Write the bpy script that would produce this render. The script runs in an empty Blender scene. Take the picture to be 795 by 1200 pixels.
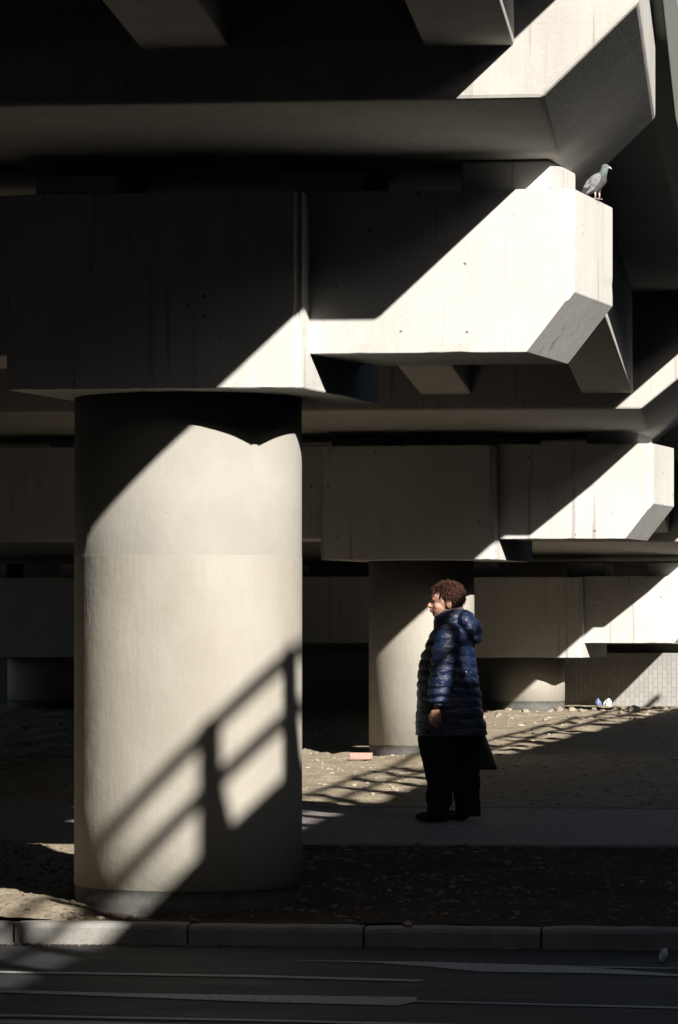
import bpy, bmesh, math, random
from mathutils import Vector, noise, Matrix
R = math.radians
random.seed(7)
S = bpy.context.scene
COL = S.collection
CAMZ = 1.55
YAW = R(6.55)

# ------------------------------------------------------------------ helpers
def tag(o, label=None, cat=None, group=None, kind=None):
    if label: o['label'] = label
    if cat: o['category'] = cat
    if group: o['group'] = group
    if kind: o['kind'] = kind
    return o

def empty(name, loc=(0, 0, 0), rz=0):
    o = bpy.data.objects.new(name, None)
    o.empty_display_size = .2
    COL.objects.link(o); o.location = loc; o.rotation_euler = (0, 0, rz)
    return o

def obj(name, bm, mat, parent=None, smooth=False, bevel=0, seg=2):
    me = bpy.data.meshes.new(name)
    bm.normal_update()
    bm.to_mesh(me); bm.free()
    if smooth:
        for p in me.polygons: p.use_smooth = True
    for m in (mat if isinstance(mat, (list, tuple)) else [mat]):
        me.materials.append(m)
    o = bpy.data.objects.new(name, me); COL.objects.link(o)
    if parent: o.parent = parent
    if bevel:
        b = o.modifiers.new('bevel', 'BEVEL'); b.width = bevel; b.segments = seg
        b.limit_method = 'ANGLE'; b.angle_limit = R(25)
    return o

def copy_tree(o, parent=None):
    c = o.copy(); COL.objects.link(c); c.parent = parent
    for ch in list(o.children): copy_tree(ch, c)
    return c

def box(bm, x0, x1, y0, y1, z0, z1, skew=0, dz=0):
    v = []
    for y, sx in ((y0, 0), (y1, skew)):
        for (x, z) in ((x0, z0), (x1, z0), (x1, z1), (x0, z1)):
            v.append(bm.verts.new((x + sx, y, z + (dz if y == y1 else 0))))
    for f in ((0, 1, 2, 3), (7, 6, 5, 4), (0, 4, 5, 1), (1, 5, 6, 2), (2, 6, 7, 3), (3, 7, 4, 0)):
        bm.faces.new([v[i] for i in f])
    return v

def extrude_xz(bm, pts, y0, y1, skew=0, dz=0):
    a = [bm.verts.new((x, y0, z)) for x, z in pts]
    b = [bm.verts.new((x + skew, y1, z + dz)) for x, z in pts]
    bm.faces.new(a); bm.faces.new(b[::-1])
    n = len(pts)
    for i in range(n):
        bm.faces.new((a[i], b[i], b[(i + 1) % n], a[(i + 1) % n]))
    bmesh.ops.recalc_face_normals(bm, faces=bm.faces)
    return a, b

def chip(bm, amp=.006, off=.014, skip=None):
    xs = [v.co.x for v in bm.verts]; zs = [v.co.z for v in bm.verts]
    for lo, hi, ax in ((min(xs), max(xs), 0), (min(zs), max(zs), 2)):
        q = lo + .045
        while q < hi - .02:
            no = (1, 0, 0) if ax == 0 else (0, 0, 1)
            bmesh.ops.bisect_plane(bm, geom=bm.verts[:] + bm.edges[:] + bm.faces[:], plane_co=(q if ax == 0 else 0, 0, q if ax == 2 else 0), plane_no=no)
            q += .05
    bm.normal_update()
    ed = [e for e in bm.edges if len(e.link_faces) == 2 and e.calc_face_angle(0) > R(25)]
    bmesh.ops.bevel(bm, geom=ed, offset=off, segments=2, affect='EDGES', clamp_overlap=True)
    bm.normal_update()
    ev = {v for e in bm.edges if len(e.link_faces) == 2 and e.calc_face_angle(0) > R(8) for v in e.verts}
    for v in ev:
        if skip and skip(v.co): continue
        n_ = noise.noise(v.co * 11) * .5 + noise.noise(v.co * 31) * .7
        v.co -= v.normal * max(0, n_ - .05) * amp * 2.2
def loft(bm, rings, cap=True):
    vr = [[bm.verts.new(p) for p in r] for r in rings]
    n = len(rings[0])
    for i in range(len(vr) - 1):
        for j in range(n):
            bm.faces.new((vr[i][j], vr[i][(j + 1) % n], vr[i + 1][(j + 1) % n], vr[i + 1][j]))
    if cap:
        bm.faces.new(vr[0][::-1]); bm.faces.new(vr[-1])
    return vr

def tube(bm, pts, rad, n=10):
    rings = []
    pts = [Vector(p) for p in pts]
    for i, p in enumerate(pts):
        t = (pts[min(i + 1, len(pts) - 1)] - pts[max(i - 1, 0)]).normalized()
        up = Vector((0, 1, 0)) if abs(t.y) < .9 else Vector((1, 0, 0))
        a = t.cross(up).normalized(); b = t.cross(a).normalized()
        r = rad[i] if isinstance(rad, (list, tuple)) else rad
        rings.append([p + a * math.cos(2 * math.pi * k / n) * r + b * math.sin(2 * math.pi * k / n) * r for k in range(n)])
    loft(bm, rings)
    return bm

def ellipsoid(bm, c, r, rot=None, sub=3):
    m = Matrix.Translation(c) @ (rot if rot else Matrix.Identity(4)) @ Matrix.Diagonal((r[0], r[1], r[2], 1))
    bmesh.ops.create_icosphere(bm, subdivisions=sub, radius=1, matrix=m)

def remesh(o, voxel, smooth_it=0):
    m = o.modifiers.new('remesh', 'REMESH'); m.mode = 'VOXEL'; m.voxel_size = voxel; m.use_smooth_shade = True
    if smooth_it:
        s = o.modifiers.new('smooth', 'SMOOTH'); s.iterations = smooth_it; s.factor = .5
    dg = bpy.context.evaluated_depsgraph_get(); dg.update()
    me = bpy.data.meshes.new_from_object(o.evaluated_get(dg))
    mats = [x for x in o.data.materials]
    o.modifiers.clear(); o.data = me
    me.materials.clear()
    for x in mats: me.materials.append(x)
    for p in me.polygons: p.use_smooth = True
    return o

# ------------------------------------------------------------------ materials
class NT:
    def __init__(s, name, rough=.85, spec=.3):
        s.m = bpy.data.materials.new(name); s.m.use_nodes = True
        s.t = s.m.node_tree; s.n = s.t.nodes; s.l = s.t.links
        s.b = s.n['Principled BSDF']; s.b.inputs['Roughness'].default_value = rough
        s.b.inputs['Specular IOR Level'].default_value = spec
        tc = s.n.new('ShaderNodeTexCoord'); s.co = tc.outputs['Object']
        g = s.n.new('ShaderNodeNewGeometry'); s.pos = g.outputs['Position']; s.nor = g.outputs['Normal']
    def map(s, scale, co=None, loc=(0, 0, 0)):
        n = s.n.new('ShaderNodeMapping'); n.inputs['Scale'].default_value = scale; n.inputs['Location'].default_value = loc
        s.l.new(co or s.pos, n.inputs['Vector']); return n.outputs[0]
    def noise(s, scale=5, detail=6, rough=.6, co=None, dist=0):
        n = s.n.new('ShaderNodeTexNoise'); n.inputs['Scale'].default_value = scale
        n.inputs['Detail'].default_value = detail; n.inputs['Roughness'].default_value = rough
        n.inputs['Distortion'].default_value = dist
        s.l.new(co or s.pos, n.inputs['Vector']); return n.outputs[0]
    def voro(s, scale=5, co=None, feature='F1', rnd=1):
        n = s.n.new('ShaderNodeTexVoronoi'); n.feature = feature; n.inputs['Scale'].default_value = scale
        n.inputs['Randomness'].default_value = rnd
        s.l.new(co or s.pos, n.inputs['Vector']); return n
    def ramp(s, fac, stops):
        n = s.n.new('ShaderNodeValToRGB'); e = n.color_ramp.elements
        while len(e) < len(stops): e.new(.5)
        for k, (p, c) in enumerate(stops):
            e[k].position = p; e[k].color = (c, c, c, 1) if isinstance(c, (int, float)) else (*c, 1)
        s.l.new(fac, n.inputs[0]); return n.outputs[0]
    def mix(s, fac, a, b, mode='MIX'):
        n = s.n.new('ShaderNodeMix'); n.data_type = 'RGBA'; n.blend_type = mode
        for sock, v in ((n.inputs[0], fac), (n.inputs[6], a), (n.inputs[7], b)):
            if isinstance(v, (int, float)): sock.default_value = v if sock == n.inputs[0] else (v, v, v, 1)
            elif isinstance(v, tuple): sock.default_value = (*v, 1)
            else: s.l.new(v, sock)
        return n.outputs[2]
    def math(s, op, a, b=0, c=None):
        n = s.n.new('ShaderNodeMath'); n.operation = op
        for i, v in enumerate((a, b) if c is None else (a, b, c)):
            if isinstance(v, (int, float)): n.inputs[i].default_value = v
            else: s.l.new(v, n.inputs[i])
        return n.outputs[0]
    def sep(s, v=None):
        n = s.n.new('ShaderNodeSeparateXYZ'); s.l.new(v or s.pos, n.inputs[0]); return n.outputs
    def col(s, c):
        if isinstance(c, tuple): s.b.inputs['Base Color'].default_value = (*c, 1)
        else: s.l.new(c, s.b.inputs['Base Color'])
        return s
    def bump(s, h, strength=.3, dist=.01, prev=None):
        n = s.n.new('ShaderNodeBump'); n.inputs['Strength'].default_value = strength; n.inputs['Distance'].default_value = dist
        s.l.new(h, n.inputs['Height'])
        if prev: s.l.new(prev, n.inputs['Normal'])
        s.l.new(n.outputs[0], s.b.inputs['Normal']); return n.outputs[0]

def concrete(name, base=(.40, .39, .37), dark=.55, streaks=.35, pores=True, board=False):
    k = NT(name, .9, .2)
    big = k.ramp(k.noise(1.3, 5, .6), [(.3, .86), (.7, 1.05)])
    st = k.ramp(k.noise(1, 5, .65, k.map((7, 7, .35)), dist=.3), [(.42, 1.0), (.62, 1 - streaks * .35), (.75, 1 - streaks)])
    fine = k.ramp(k.noise(60, 4, .7), [(.3, .93), (.7, 1.04)])
    c = k.mix(1, base, big, 'MULTIPLY'); c = k.mix(1, c, st, 'MULTIPLY'); c = k.mix(1, c, fine, 'MULTIPLY')
    stain = k.ramp(k.noise(1, 3, .5, k.map((22, 22, .8))), [(.63, 0), (.70, .75)])
    c = k.mix(stain, c, tuple(x * dark for x in base))
    h = k.noise(25, 6, .7)
    if pores:
        v = k.voro(13, k.mix(.035, k.pos, k.n.new('ShaderNodeTexNoise').outputs[1]))
        r = k.n.new('ShaderNodeSeparateColor'); k.l.new(v.outputs['Color'], r.inputs[0])
        size = k.math('MULTIPLY', k.math('POWER', r.outputs[0], 5), .15)
        hole = k.math('LESS_THAN', v.outputs['Distance'], size)
        c = k.mix(k.math('MULTIPLY', hole, .85), c, tuple(x * .22 for x in base))
        h = k.math('SUBTRACT', h, k.math('MULTIPLY', hole, 1.5))
    if board:
        v = k.math('FRACT', k.math('MULTIPLY', k.sep()[2], 3.3))
        b = k.math('LESS_THAN', v, .04); h = k.math('SUBTRACT', h, k.math('MULTIPLY', b, .5))
    k.col(c); k.bump(h, .35, .006)
    return k.m

M = {}
M['cap'] = concrete('cap_concrete', (.54, .525, .495), streaks=.15)
M['deck'] = concrete('deck_concrete', (.50, .48, .445), pores=False, board=True, streaks=.2)
M['plain'] = concrete('plain_concrete', (.35, .34, .32), streaks=.5)

def column_mat():
    k = NT('painted_column', .75, .3)
    z = k.sep(k.co)[2]       # object space: z above column base
    n = k.noise(6, 4, .6)
    zz = k.math('ADD', z, k.math('MULTIPLY', k.math('SUBTRACT', n, .5), .012))
    upper = k.math('GREATER_THAN', zz, 1.775)
    base = k.math('LESS_THAN', k.math('ADD', z, k.math('MULTIPLY', k.math('SUBTRACT', k.noise(14, 5, .7), .5), .02)), .105)
    paint = k.mix(k.ramp(k.noise(2.2, 6, .65, k.map((1, 1, .5))), [(.35, 0), (.65, 1)]), (.35, .327, .283), (.295, .272, .23))
    paint = k.mix(k.ramp(k.noise(1, 5, .6, k.map((14, 14, .7))), [(.55, 0), (.8, .35)]), paint, (.25, .23, .195))
    upc = k.mix(k.ramp(k.noise(3, 6, .6), [(.3, 0), (.7, 1)]), (.262, .248, .220), (.305, .289, .256))
    c = k.mix(upper, paint, upc)
    grime = k.ramp(k.noise(9, 6, .75), [(.35, 0), (.7, 1)])
    bc = k.mix(grime, (.085, .083, .08), (.15, .145, .135))
    c = k.mix(base, c, bc)
    v = k.voro(16)
    r = k.n.new('ShaderNodeSeparateColor'); k.l.new(v.outputs['Color'], r.inputs[0])
    spot = k.math('LESS_THAN', v.outputs['Distance'], k.math('MULTIPLY', k.math('POWER', r.outputs[0], 8), .12))
    c = k.mix(k.math('MULTIPLY', spot, .4), c, (.2, .18, .15))
    k.col(c)
    h = k.math('ADD', k.noise(5, 4, .55), k.math('MULTIPLY', k.noise(1, 6, .6, k.map((40, 40, 6))), .25))
    h = k.math('ADD', h, k.math('MULTIPLY', k.noise(90, 3, .6), .15))
    k.bump(h, .45, .012)
    return k.m
M['column'] = column_mat()

def ground_mat():
    k = NT('dry_dirt', .95, .1)
    a = k.noise(3, 8, .65); b = k.noise(28, 6, .75)
    c = k.mix(k.ramp(a, [(.3, 0), (.7, 1)]), (.31, .255, .185), (.45, .385, .285))
    c = k.mix(k.ramp(b, [(.42, 0), (.62, .55)]), c, (.13, .10, .07))
    v = k.voro(34)
    r = k.n.new('ShaderNodeSeparateColor'); k.l.new(v.outputs['Color'], r.inputs[0])
    peb = k.math('MULTIPLY', k.math('LESS_THAN', v.outputs['Distance'], .28), k.math('GREATER_THAN', r.outputs[0], .86))
    c = k.mix(k.math('MULTIPLY', peb, .7), c, (.38, .35, .31))
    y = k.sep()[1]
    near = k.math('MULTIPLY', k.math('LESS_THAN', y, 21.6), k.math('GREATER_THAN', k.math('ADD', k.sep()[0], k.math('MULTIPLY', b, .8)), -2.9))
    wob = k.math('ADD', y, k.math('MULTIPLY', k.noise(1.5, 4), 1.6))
    shaded_dirt = k.ramp(b, [(.35, (.035, .028, .02)), (.65, (.09, .07, .05))])  # darkened dirt where the footbridge shade falls; shade put into the colour
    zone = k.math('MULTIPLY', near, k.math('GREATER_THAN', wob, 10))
    c = k.mix(zone, c, shaded_dirt)
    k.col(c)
    k.bump(k.math('ADD', k.math('MULTIPLY', b, 1), k.math('MULTIPLY', k.noise(90, 4, .7), .4)), .8, .02)
    return k.m
M['dirt'] = ground_mat()

def simple(name, c, rough=.8, spec=.3, var=.25, sc=12, bump=.2, metal=0):
    k = NT(name, rough, spec); k.b.inputs['Metallic'].default_value = metal
    n = k.noise(sc, 5, .6, k.co)
    k.col(k.mix(k.ramp(n, [(.3, 0), (.7, 1)]), tuple(x * (1 - var) for x in c), tuple(min(1, x * (1 + var)) for x in c)))
    if bump: k.bump(k.noise(sc * 4, 4, .6, k.co), bump, .005)
    return k.m

def asphalt():
    k = NT('asphalt', .7, .3)
    v = k.noise(120, 3, .8); b = k.noise(2.5, 6, .6, k.map((.5, 2, 1)))
    c = k.ramp(v, [(.3, (.012, .0125, .014)), (.6, (.03, .031, .033)), (.78, (.09, .09, .088))])
    c = k.mix(1, c, k.ramp(b, [(.3, .7), (.7, 1.25)]), 'MULTIPLY')
    k.col(c); k.bump(v, .7, .006)
    k.l.new(k.ramp(b, [(.3, .6), (.7, .8)]), k.b.inputs['Roughness'])
    return k.m
M['asphalt'] = asphalt()

def road_paint():
    k = NT('road_paint', .6, .4)
    w = k.ramp(k.noise(45, 6, .8), [(.38, 0), (.5, 1)])
    k.col(k.mix(w, (.06, .06, .062), (.36, .37, .38))); k.bump(k.noise(110, 3, .7), .5, .004)
    return k.m
M['paint'] = road_paint()

def kerb_mat():
    k = NT('kerb_concrete', .9, .2)
    c = k.mix(k.ramp(k.noise(5, 6, .7), [(.3, 0), (.7, 1)]), (.20, .192, .18), (.30, .285, .262))
    c = k.mix(k.ramp(k.noise(70, 4, .7), [(.5, 0), (.7, .5)]), c, (.15, .145, .135))
    z = k.sep()[2]
    k.col(c); k.bump(k.noise(50, 5, .7), .5, .006)
    return k.m
M['kerb'] = kerb_mat()

def paver():
    k = NT('path_pavers', .8, .3)
    n = k.n.new('ShaderNodeTexBrick'); n.inputs['Scale'].default_value = 1
    n.inputs['Brick Width'].default_value = .2; n.inputs['Row Height'].default_value = .1
    n.inputs['Mortar Size'].default_value = .006
    n.inputs['Color1'].default_value = (.20, .18, .175, 1); n.inputs['Color2'].default_value = (.24, .21, .205, 1)
    n.inputs['Mortar'].default_value = (.12, .11, .105, 1)
    k.l.new(k.pos, n.inputs['Vector'])
    c = k.mix(1, n.outputs[0], k.ramp(k.noise(6, 5, .7), [(.3, .75), (.7, 1.15)]), 'MULTIPLY')
    k.col(c); k.bump(n.outputs[1], -.4, .004)
    return k.m
M['paver'] = paver()

def wall_tile():
    k = NT('abutment_blocks', .85, .2)
    n = k.n.new('ShaderNodeTexBrick'); n.inputs['Scale'].default_value = 1
    n.inputs['Brick Width'].default_value = .12; n.inputs['Row Height'].default_value = .06
    n.inputs['Mortar Size'].default_value = .005
    n.inputs['Color1'].default_value = (.27, .265, .25, 1); n.inputs['Color2'].default_value = (.32, .31, .29, 1)
    n.inputs['Mortar'].default_value = (.22, .21, .2, 1)
    sx = k.sep()
    cb = k.n.new('ShaderNodeCombineXYZ'); k.l.new(sx[2], cb.inputs[0]); k.l.new(sx[0], cb.inputs[1])
    k.l.new(cb.outputs[0], n.inputs['Vector'])
    k.col(n.outputs[0]); k.bump(n.outputs[1], -.5, .006)
    return k.m
M['tile'] = wall_tile()

M['edge'] = simple('edge_beam_paint', (.16, .17, .14), .6)
M['steel'] = simple('painted_steel', (.12, .13, .14), .5, .5)
M['stone'] = simple('rubble_stone', (.28, .24, .19), .9, .2, .3, 9, .5)
M['brick'] = simple('pink_brick', (.46, .29, .24), .9, .2, .15, 20, .4)
M['white'] = simple('white_scrap', (.75, .77, .8), .6, .3, .1)
M['bluelitter'] = simple('blue_plastic', (.15, .18, .32), .35, .5, .1)
M['skin'] = None

# ------------------------------------------------------------------ profile of the bridge
NOD = [(-16, 1.58), (16.15, 0), (28.75, -.66), (41.35, -1.46), (60, -2.68)]
def dzf(y):
    for (a, za), (b, zb) in zip(NOD, NOD[1:]):
        if y <= b: return za + (zb - za) * (y - a) / (b - a)
    return NOD[-1][1]
UND = 3.30 + CAMZ           # slab underside at y = 16.15
XR = -.432                  # outer edge of the deck, camera side
XC = -5.85                  # centre line of the bridge
def mir(x): return 2 * XC - x

# ------------------------------------------------------------------ piers
def pier(dx, dy, dz, r1, zbase, label, left=True):
    root = empty('bridge_pier', (dx - 2.911, dy + 17.31, 0))
    tag(root, label, 'bridge pier', 'concrete piers carrying the bridge')
    ox, oy = dx - 2.911, dy + 17.31
    def loc(x, y, z): return (x - 2.911 * 0 - (-2.911), y - 17.31, z + dz)
    X = lambda x: x + 2.911
    sk = .19
    zt, zbk, zba, zd = 3.67, 2.70, 2.875, 3.168
    # blocks
    for i, cx in enumerate((-2.911, -8.87)):
        bm = bmesh.new()
        w = .733
        box(bm, X(cx) - w, X(cx) + w, 0, 1.3, zbk + dz, zt - .012 + dz, skew=sk * 1.3)
        ed = [e for e in bm.edges if abs(e.verts[0].co.x - e.verts[1].co.x) < 1e-4 and abs(e.verts[0].co.y - e.verts[1].co.y) < 1e-4 and e.verts[0].co.y < .1]
        bmesh.ops.bevel(bm, geom=ed, offset=.03, segments=3, affect='EDGES')
        chip(bm)
        obj('pier_cap', bm, M['cap'], root)
    # arm on the near side (right end) with bevelled lower corner
    def arm(x0, pts_end, mirror=False):
        bm = bmesh.new()
        s0 = sk * .15
        if not mirror:
            pts = [(X(x0), zba + dz), (X(-1.086), zba + dz), (X(-.858), zd + dz), (X(-.858), zt + dz), (X(x0), zt + dz)]
        else:
            pts = [(X(x0), zba + dz), (X(x0), zt + dz), (X(mir(-.858)), zt + dz), (X(mir(-.858)), zd + dz), (X(mir(-1.086)), zba + dz)]
        extrude_xz(bm, pts, .15, .99, skew=sk * .84)
        xe = X(-.858) if not mirror else X(mir(-.858))
        ed = [e for e in bm.edges if all(abs(v.co.x - xe) < 1e-3 and v.co.y < .2 for v in e.verts)]
        bmesh.ops.bevel(bm, geom=ed, offset=.035, segments=3, affect='EDGES')
        # subdivide long edges and chip the lower arris a little
        chip(bm, skip=lambda c: (c.x > X(-1.2) or c.x < X(mir(-1.2))) and c.z < zd + dz + .08)
        o = obj('cantilever_arm', bm, M['cap'], root)
        return o
    arm(-2.25, None)
    arm(mir(-2.25) + .1, None, True)
    bm = bmesh.new(); box(bm, X(-8.2), X(-3.6), .15, .99, zba + dz, zt + .003 + dz, skew=.0)
    obj('tie_beam', bm, M['cap'], root, bevel=.014)
    # columns
    for cx, rr in ((-2.858, r1), (-8.82, r1)):
        bm = bmesh.new(); n = 96; H = zbk + dz - zbase + .004
        rings = []
        zs = [0, .05, .105, .107, .5, 1, 1.5, 1.77, 1.775, 1.782] if H > 1.9 else [0, .05, .105, .107, H * .5]
        zs = [z for z in zs if z < H - .02] + [H]
        for z in zs:
            q = rr * (1 if z > 1.778 else 1.0025)
            if z <= .105: q = rr * .996
            rings.append([(math.cos(2 * math.pi * k / n) * q, math.sin(2 * math.pi * k / n) * q, z - (.25 if z == 0 else 0)) for k in range(n)])
        loft(bm, rings)
        c = obj('column', bm, M['column'], root)
        for p in c.data.polygons: p.use_smooth = len(p.vertices) == 4
        c.location = (X(cx), .82, zbase)
        if not left: break
    # bearing pedestals
    for px in (-1.2, -2.15, -3.4, -5.85, -8.3, -9.4, mir(-1.2)):
        bm = bmesh.new(); w = .22
        back = 0 if px > -1.5 or dy > 20 else .3
        box(bm, X(px) - w, X(px) + w, .34 + back, .88, zt - .02 + dz, zt + .165 + dz, skew=.10)
        obj('bearing_pedestal', bm, M['cap'], root, bevel=.012)
    return root

pier(0, 0, 0, .581, .117, 'nearest concrete pier, wide sunlit round column with stair-rail shadow beside the kerb')
pier(.045, 12.6, -.612, .4525, .41, 'second concrete pier, its round column standing behind the woman')
pier(.19, 25.2, -1.553, .439, .516, 'farthest concrete pier, short column with stones at its foot before the block wall')
pier(0, -26.2, 1.2, .581, -.05, 'concrete pier behind the camera on the other side of the road')

# ------------------------------------------------------------------ deck
deck = empty('bridge_deck', (XC, 16.15, UND))
tag(deck, 'concrete bridge deck with girders and crossbeams spanning over the piers', 'bridge deck')
D0 = Vector((XC, 16.15, UND))
def interp1(P, y):
    if y <= P[0][0]: return P[0][1]
    for (a, za), (b, zb) in zip(P, P[1:]):
        if y <= b: return za + (zb - za) * (y - a) / (b - a)
    return P[-1][1]
def ew(y): return interp1([(21, 0), (28.75, .20), (41.35, .30), (47.3, .36)], y)  # edge pushed out past the first bay to shift its shadows on piers
def ed_(y): return interp1([(21, .09), (28.75, .22), (41.35, .26), (47.3, .26)], y)  # edge beam deepened there too, to lower its shadow line
def dobj(name, bm, mat, bevel=.012):
    bmesh.ops.translate(bm, verts=bm.verts, vec=-D0)
    return obj(name, bm, mat, deck, bevel=bevel)
def strip(bm, x0, x1, zb, zt, ys):
    rings = [[(x0, y, zb + dzf(y)), (x1, y, zb + dzf(y)), (x1, y, zt + dzf(y)), (x0, y, zt + dzf(y))] for y in ys]
    loft(bm, rings); bmesh.ops.recalc_face_normals(bm, faces=bm.faces)
YS = [-14, 16.15, 28.75, 41.35, 47.3]
bm = bmesh.new()
loft(bm, [[(mir(XR + ew(y)) + .01, y, UND + dzf(y)), (XR + ew(y) - .01, y, UND + dzf(y)), (XR + ew(y) - .01, y, UND + .28 + dzf(y)), (mir(XR + ew(y)) + .01, y, UND + .28 + dzf(y))] for y in [-14, 16.15, 21, 28.75, 41.35, 47.3]])
bmesh.ops.recalc_face_normals(bm, faces=bm.faces); dobj('deck_slab', bm, M['deck'], 0)
for m in (False, True):
    bm = bmesh.new()
    rings = []
    for y in [-14, 16.15, 21, 28.75, 41.35, 47.3]:
        o_ = XR + ew(y); i_ = o_ - .14
        a, b = (i_, o_) if not m else (mir(o_), mir(i_))
        rings.append([(a, y, UND - ed_(y) + dzf(y)), (b, y, UND - ed_(y) + dzf(y)), (b, y, UND + .62 + dzf(y)), (a, y, UND + .62 + dzf(y))])
    loft(bm, rings); bmesh.ops.recalc_face_normals(bm, faces=bm.faces); dobj('edge_beam', bm, M['edge'])
# crossbeams: front y, dx, extra dz
CB = [(-10.1, 0, dzf(-10.1)), (16.15, 0, 0), (28.62, .07, -.66), (41.2, .19, -1.43)]
for (y, dx, dz) in CB:
    zb = 2.369 + CAMZ + dz; zt = UND + .03 + dz
    sl = (dzf(y + 2.7) - dzf(y))
    bm = bmesh.new()
    xr, xe = -.939 + dx, -.496 + {0: 0, .07: .15, .19: .28}[dx]  # ends of the later crossbeams pushed out to shift their cast shadows
    pts = [(mir(xr), zb), (xr, zb), (xe, zb + .424), (xe, zt), (mir(xe), zt), (mir(xe), zb + .424)]
    extrude_xz(bm, pts, y, y + 2.72, dz=sl)
    dobj('crossbeam', bm, M['deck'], .02)
bm = bmesh.new(); zb = 2.0  # added end beam, hidden from view, shaped to shadow the block wall
extrude_xz(bm, [(-11.4, zb), (-.30, zb), (.02, zb + .42), (.02, 3.1), (-11.4, 3.1)], 44.45, 46.6)
dobj('crossbeam', bm, M['deck'], .02)
bays = [(-14, -10.1), (-7.4, 16.15), (18.87, 28.75), (31.47, 41.35), (44.07, 47.2)]
for (a, b) in bays:
    for k in range(8):
        cx = -1.264 - 1.287 * k
        bm = bmesh.new()
        ya, yb = a - .01 if a > -14 else a, b + .01
        za, zb_ = UND - .69 + dzf(ya), UND - .69 + dzf(yb)
        rings = []
        for y, z in ((ya, za), (yb, zb_)):
            t = UND + .02 + dzf(y)
            if a > 18 and y > 20: z -= .12
            cx = -1.264 - 1.287 * k + (.13 if y > 20 else 0)
            rings.append([(cx - .205, y, z), (cx + .205, y, z), (cx + .205, y, t), (cx - .205, y, t)])
        loft(bm, rings); bmesh.ops.recalc_face_normals(bm, faces=bm.faces)
        dobj('girder', bm, M['deck'], .014)

# ------------------------------------------------------------------ abutment
ab = empty('abutment', (-5, 46.8, .4))
tag(ab, 'grey block-clad retaining wall at the far end under the bridge', 'retaining wall')
A0 = Vector((-5, 46.8, .4))
def aobj(name, bm, mat, bevel=0):
    bmesh.ops.translate(bm, verts=bm.verts, vec=-A0); return obj(name, bm, mat, ab, bevel=bevel)
bm = bmesh.new(); box(bm, -16, 4, 46.8, 47.6, 0, 1.17); aobj('block_cladding', bm, M['tile'])
bm = bmesh.new(); box(bm, -16, 4, 47.0, 47.7, 1.17, 1.29); aobj('recess', bm, M['plain'])
bm = bmesh.new(); box(bm, -16, 4, 46.7, 48.2, 1.29, 3.5); aobj('seat_beam', bm, M['cap'], .012)

# ------------------------------------------------------------------ ground
def gz(y):
    P = [(16.9, .085), (17.5, .11), (21.5, .215), (25.3, .235), (28, .33), (30.3, .405), (36, .47), (42.6, .51), (46.8, .47), (60, .5)]
    if y <= P[0][0]: return P[0][1]
    for (a, za), (b, zb) in zip(P, P[1:]):
        if y <= b: return za + (zb - za) * (y - a) / (b - a)
    return P[-1][1]
PY0, PY1 = 21.55, 25.35
def gh(x, y):
    z = gz(y)
    v = Vector((x, y, 0))
    amp = 1.0
    if PY0 - .3 < y < PY1 + .3: amp = .2
    b = noise.noise(v * .9) * .035 + noise.noise(v * 3.1) * .016 + noise.noise(v * 9) * .009
    b += max(0, noise.noise(v * 5 + Vector((9, 3, 0)))) * .028
    if y < 17.45: amp *= max(.15, (y - 17.0) / .45)
    z += b * amp
    if PY0 - .05 < y < PY1 + .05: z -= .03
    # heaped earth at the foot of the second column and on the kerb, left
    z += .07 * math.exp(-(((x + 2.45) / .5) ** 2 + ((y - 30.0) / .35) ** 2))
    z += .05 * math.exp(-(((x + 3.6) / .35) ** 2 + ((y - 17.5) / .3) ** 2))
    return z
def axis(a, b, step, far, fs):
    L = []
    v = a
    while v <= b + 1e-6: L.append(v); v += step
    s = step; lo = a; hi = b; pre = []; post = []
    while lo > far[0]: s *= fs; lo -= s; pre.append(lo)
    s = step
    while hi < far[1]: s *= fs; hi += s; post.append(hi)
    return pre[::-1] + L + post
xs = axis(-10, .8, .05, (-120, 120), 1.35)
ys = axis(17.22, 33, .045, (17.22, 17.2), 1.3)
y = ys[-1]
while y < 47: y += .08; ys.append(y)
for yy in (49, 55, 70, 120): ys.append(yy)
bm = bmesh.new()
grid = []
for y in ys:
    grid.append([bm.verts.new((x, y, gh(x, y) if y < 47.5 else .48)) for x in xs])
for j in range(len(ys) - 1):
    for i in range(len(xs) - 1):
        bm.faces.new((grid[j][i], grid[j][i + 1], grid[j + 1][i + 1], grid[j + 1][i]))
# skirt at the kerb
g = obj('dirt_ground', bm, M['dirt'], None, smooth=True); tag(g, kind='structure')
bm = bmesh.new(); box(bm, -3000, 3000, -3000, 3000, -.5, -.03)
g = obj('ground', bm, simple('far_ground', (.05, .048, .035), .95, .1, .3, 2), None); tag(g, kind='structure')
bm = bmesh.new(); box(bm, -200, 200, 5.0, 17.12, -.028, 0)
g = obj('road', bm, M['asphalt'], None); tag(g, kind='structure')
bm = bmesh.new(); box(bm, -200, 200, -20, 4.8, -.028, .1)
g = obj('pavement', bm, M['paver'], None); tag(g, kind='structure')
# path
bm = bmesh.new()
for x0, x1 in ((-120, 120),):
    n = 12
    rows = []
    for i in range(n + 1):
        y = PY0 + (PY1 - PY0) * i / n
        rows.append([bm.verts.new((x, y, gz(y) + .008)) for x in (x0, x1)])
    for i in range(n): bm.faces.new((rows[i][0], rows[i][1], rows[i + 1][1], rows[i + 1][0]))
g = obj('path', bm, M['paver'], None); tag(g, kind='structure')
for (ya, nm) in ((PY0 - .08, 'path_edging'), (PY1, 'path_edging')):
    bm = bmesh.new(); box(bm, -120, 120, ya, ya + .08, gz(ya) - .1, gz(ya) + .02)
    g = obj(nm, bm, M['kerb'], None, bevel=.01); tag(g, kind='structure')
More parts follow.
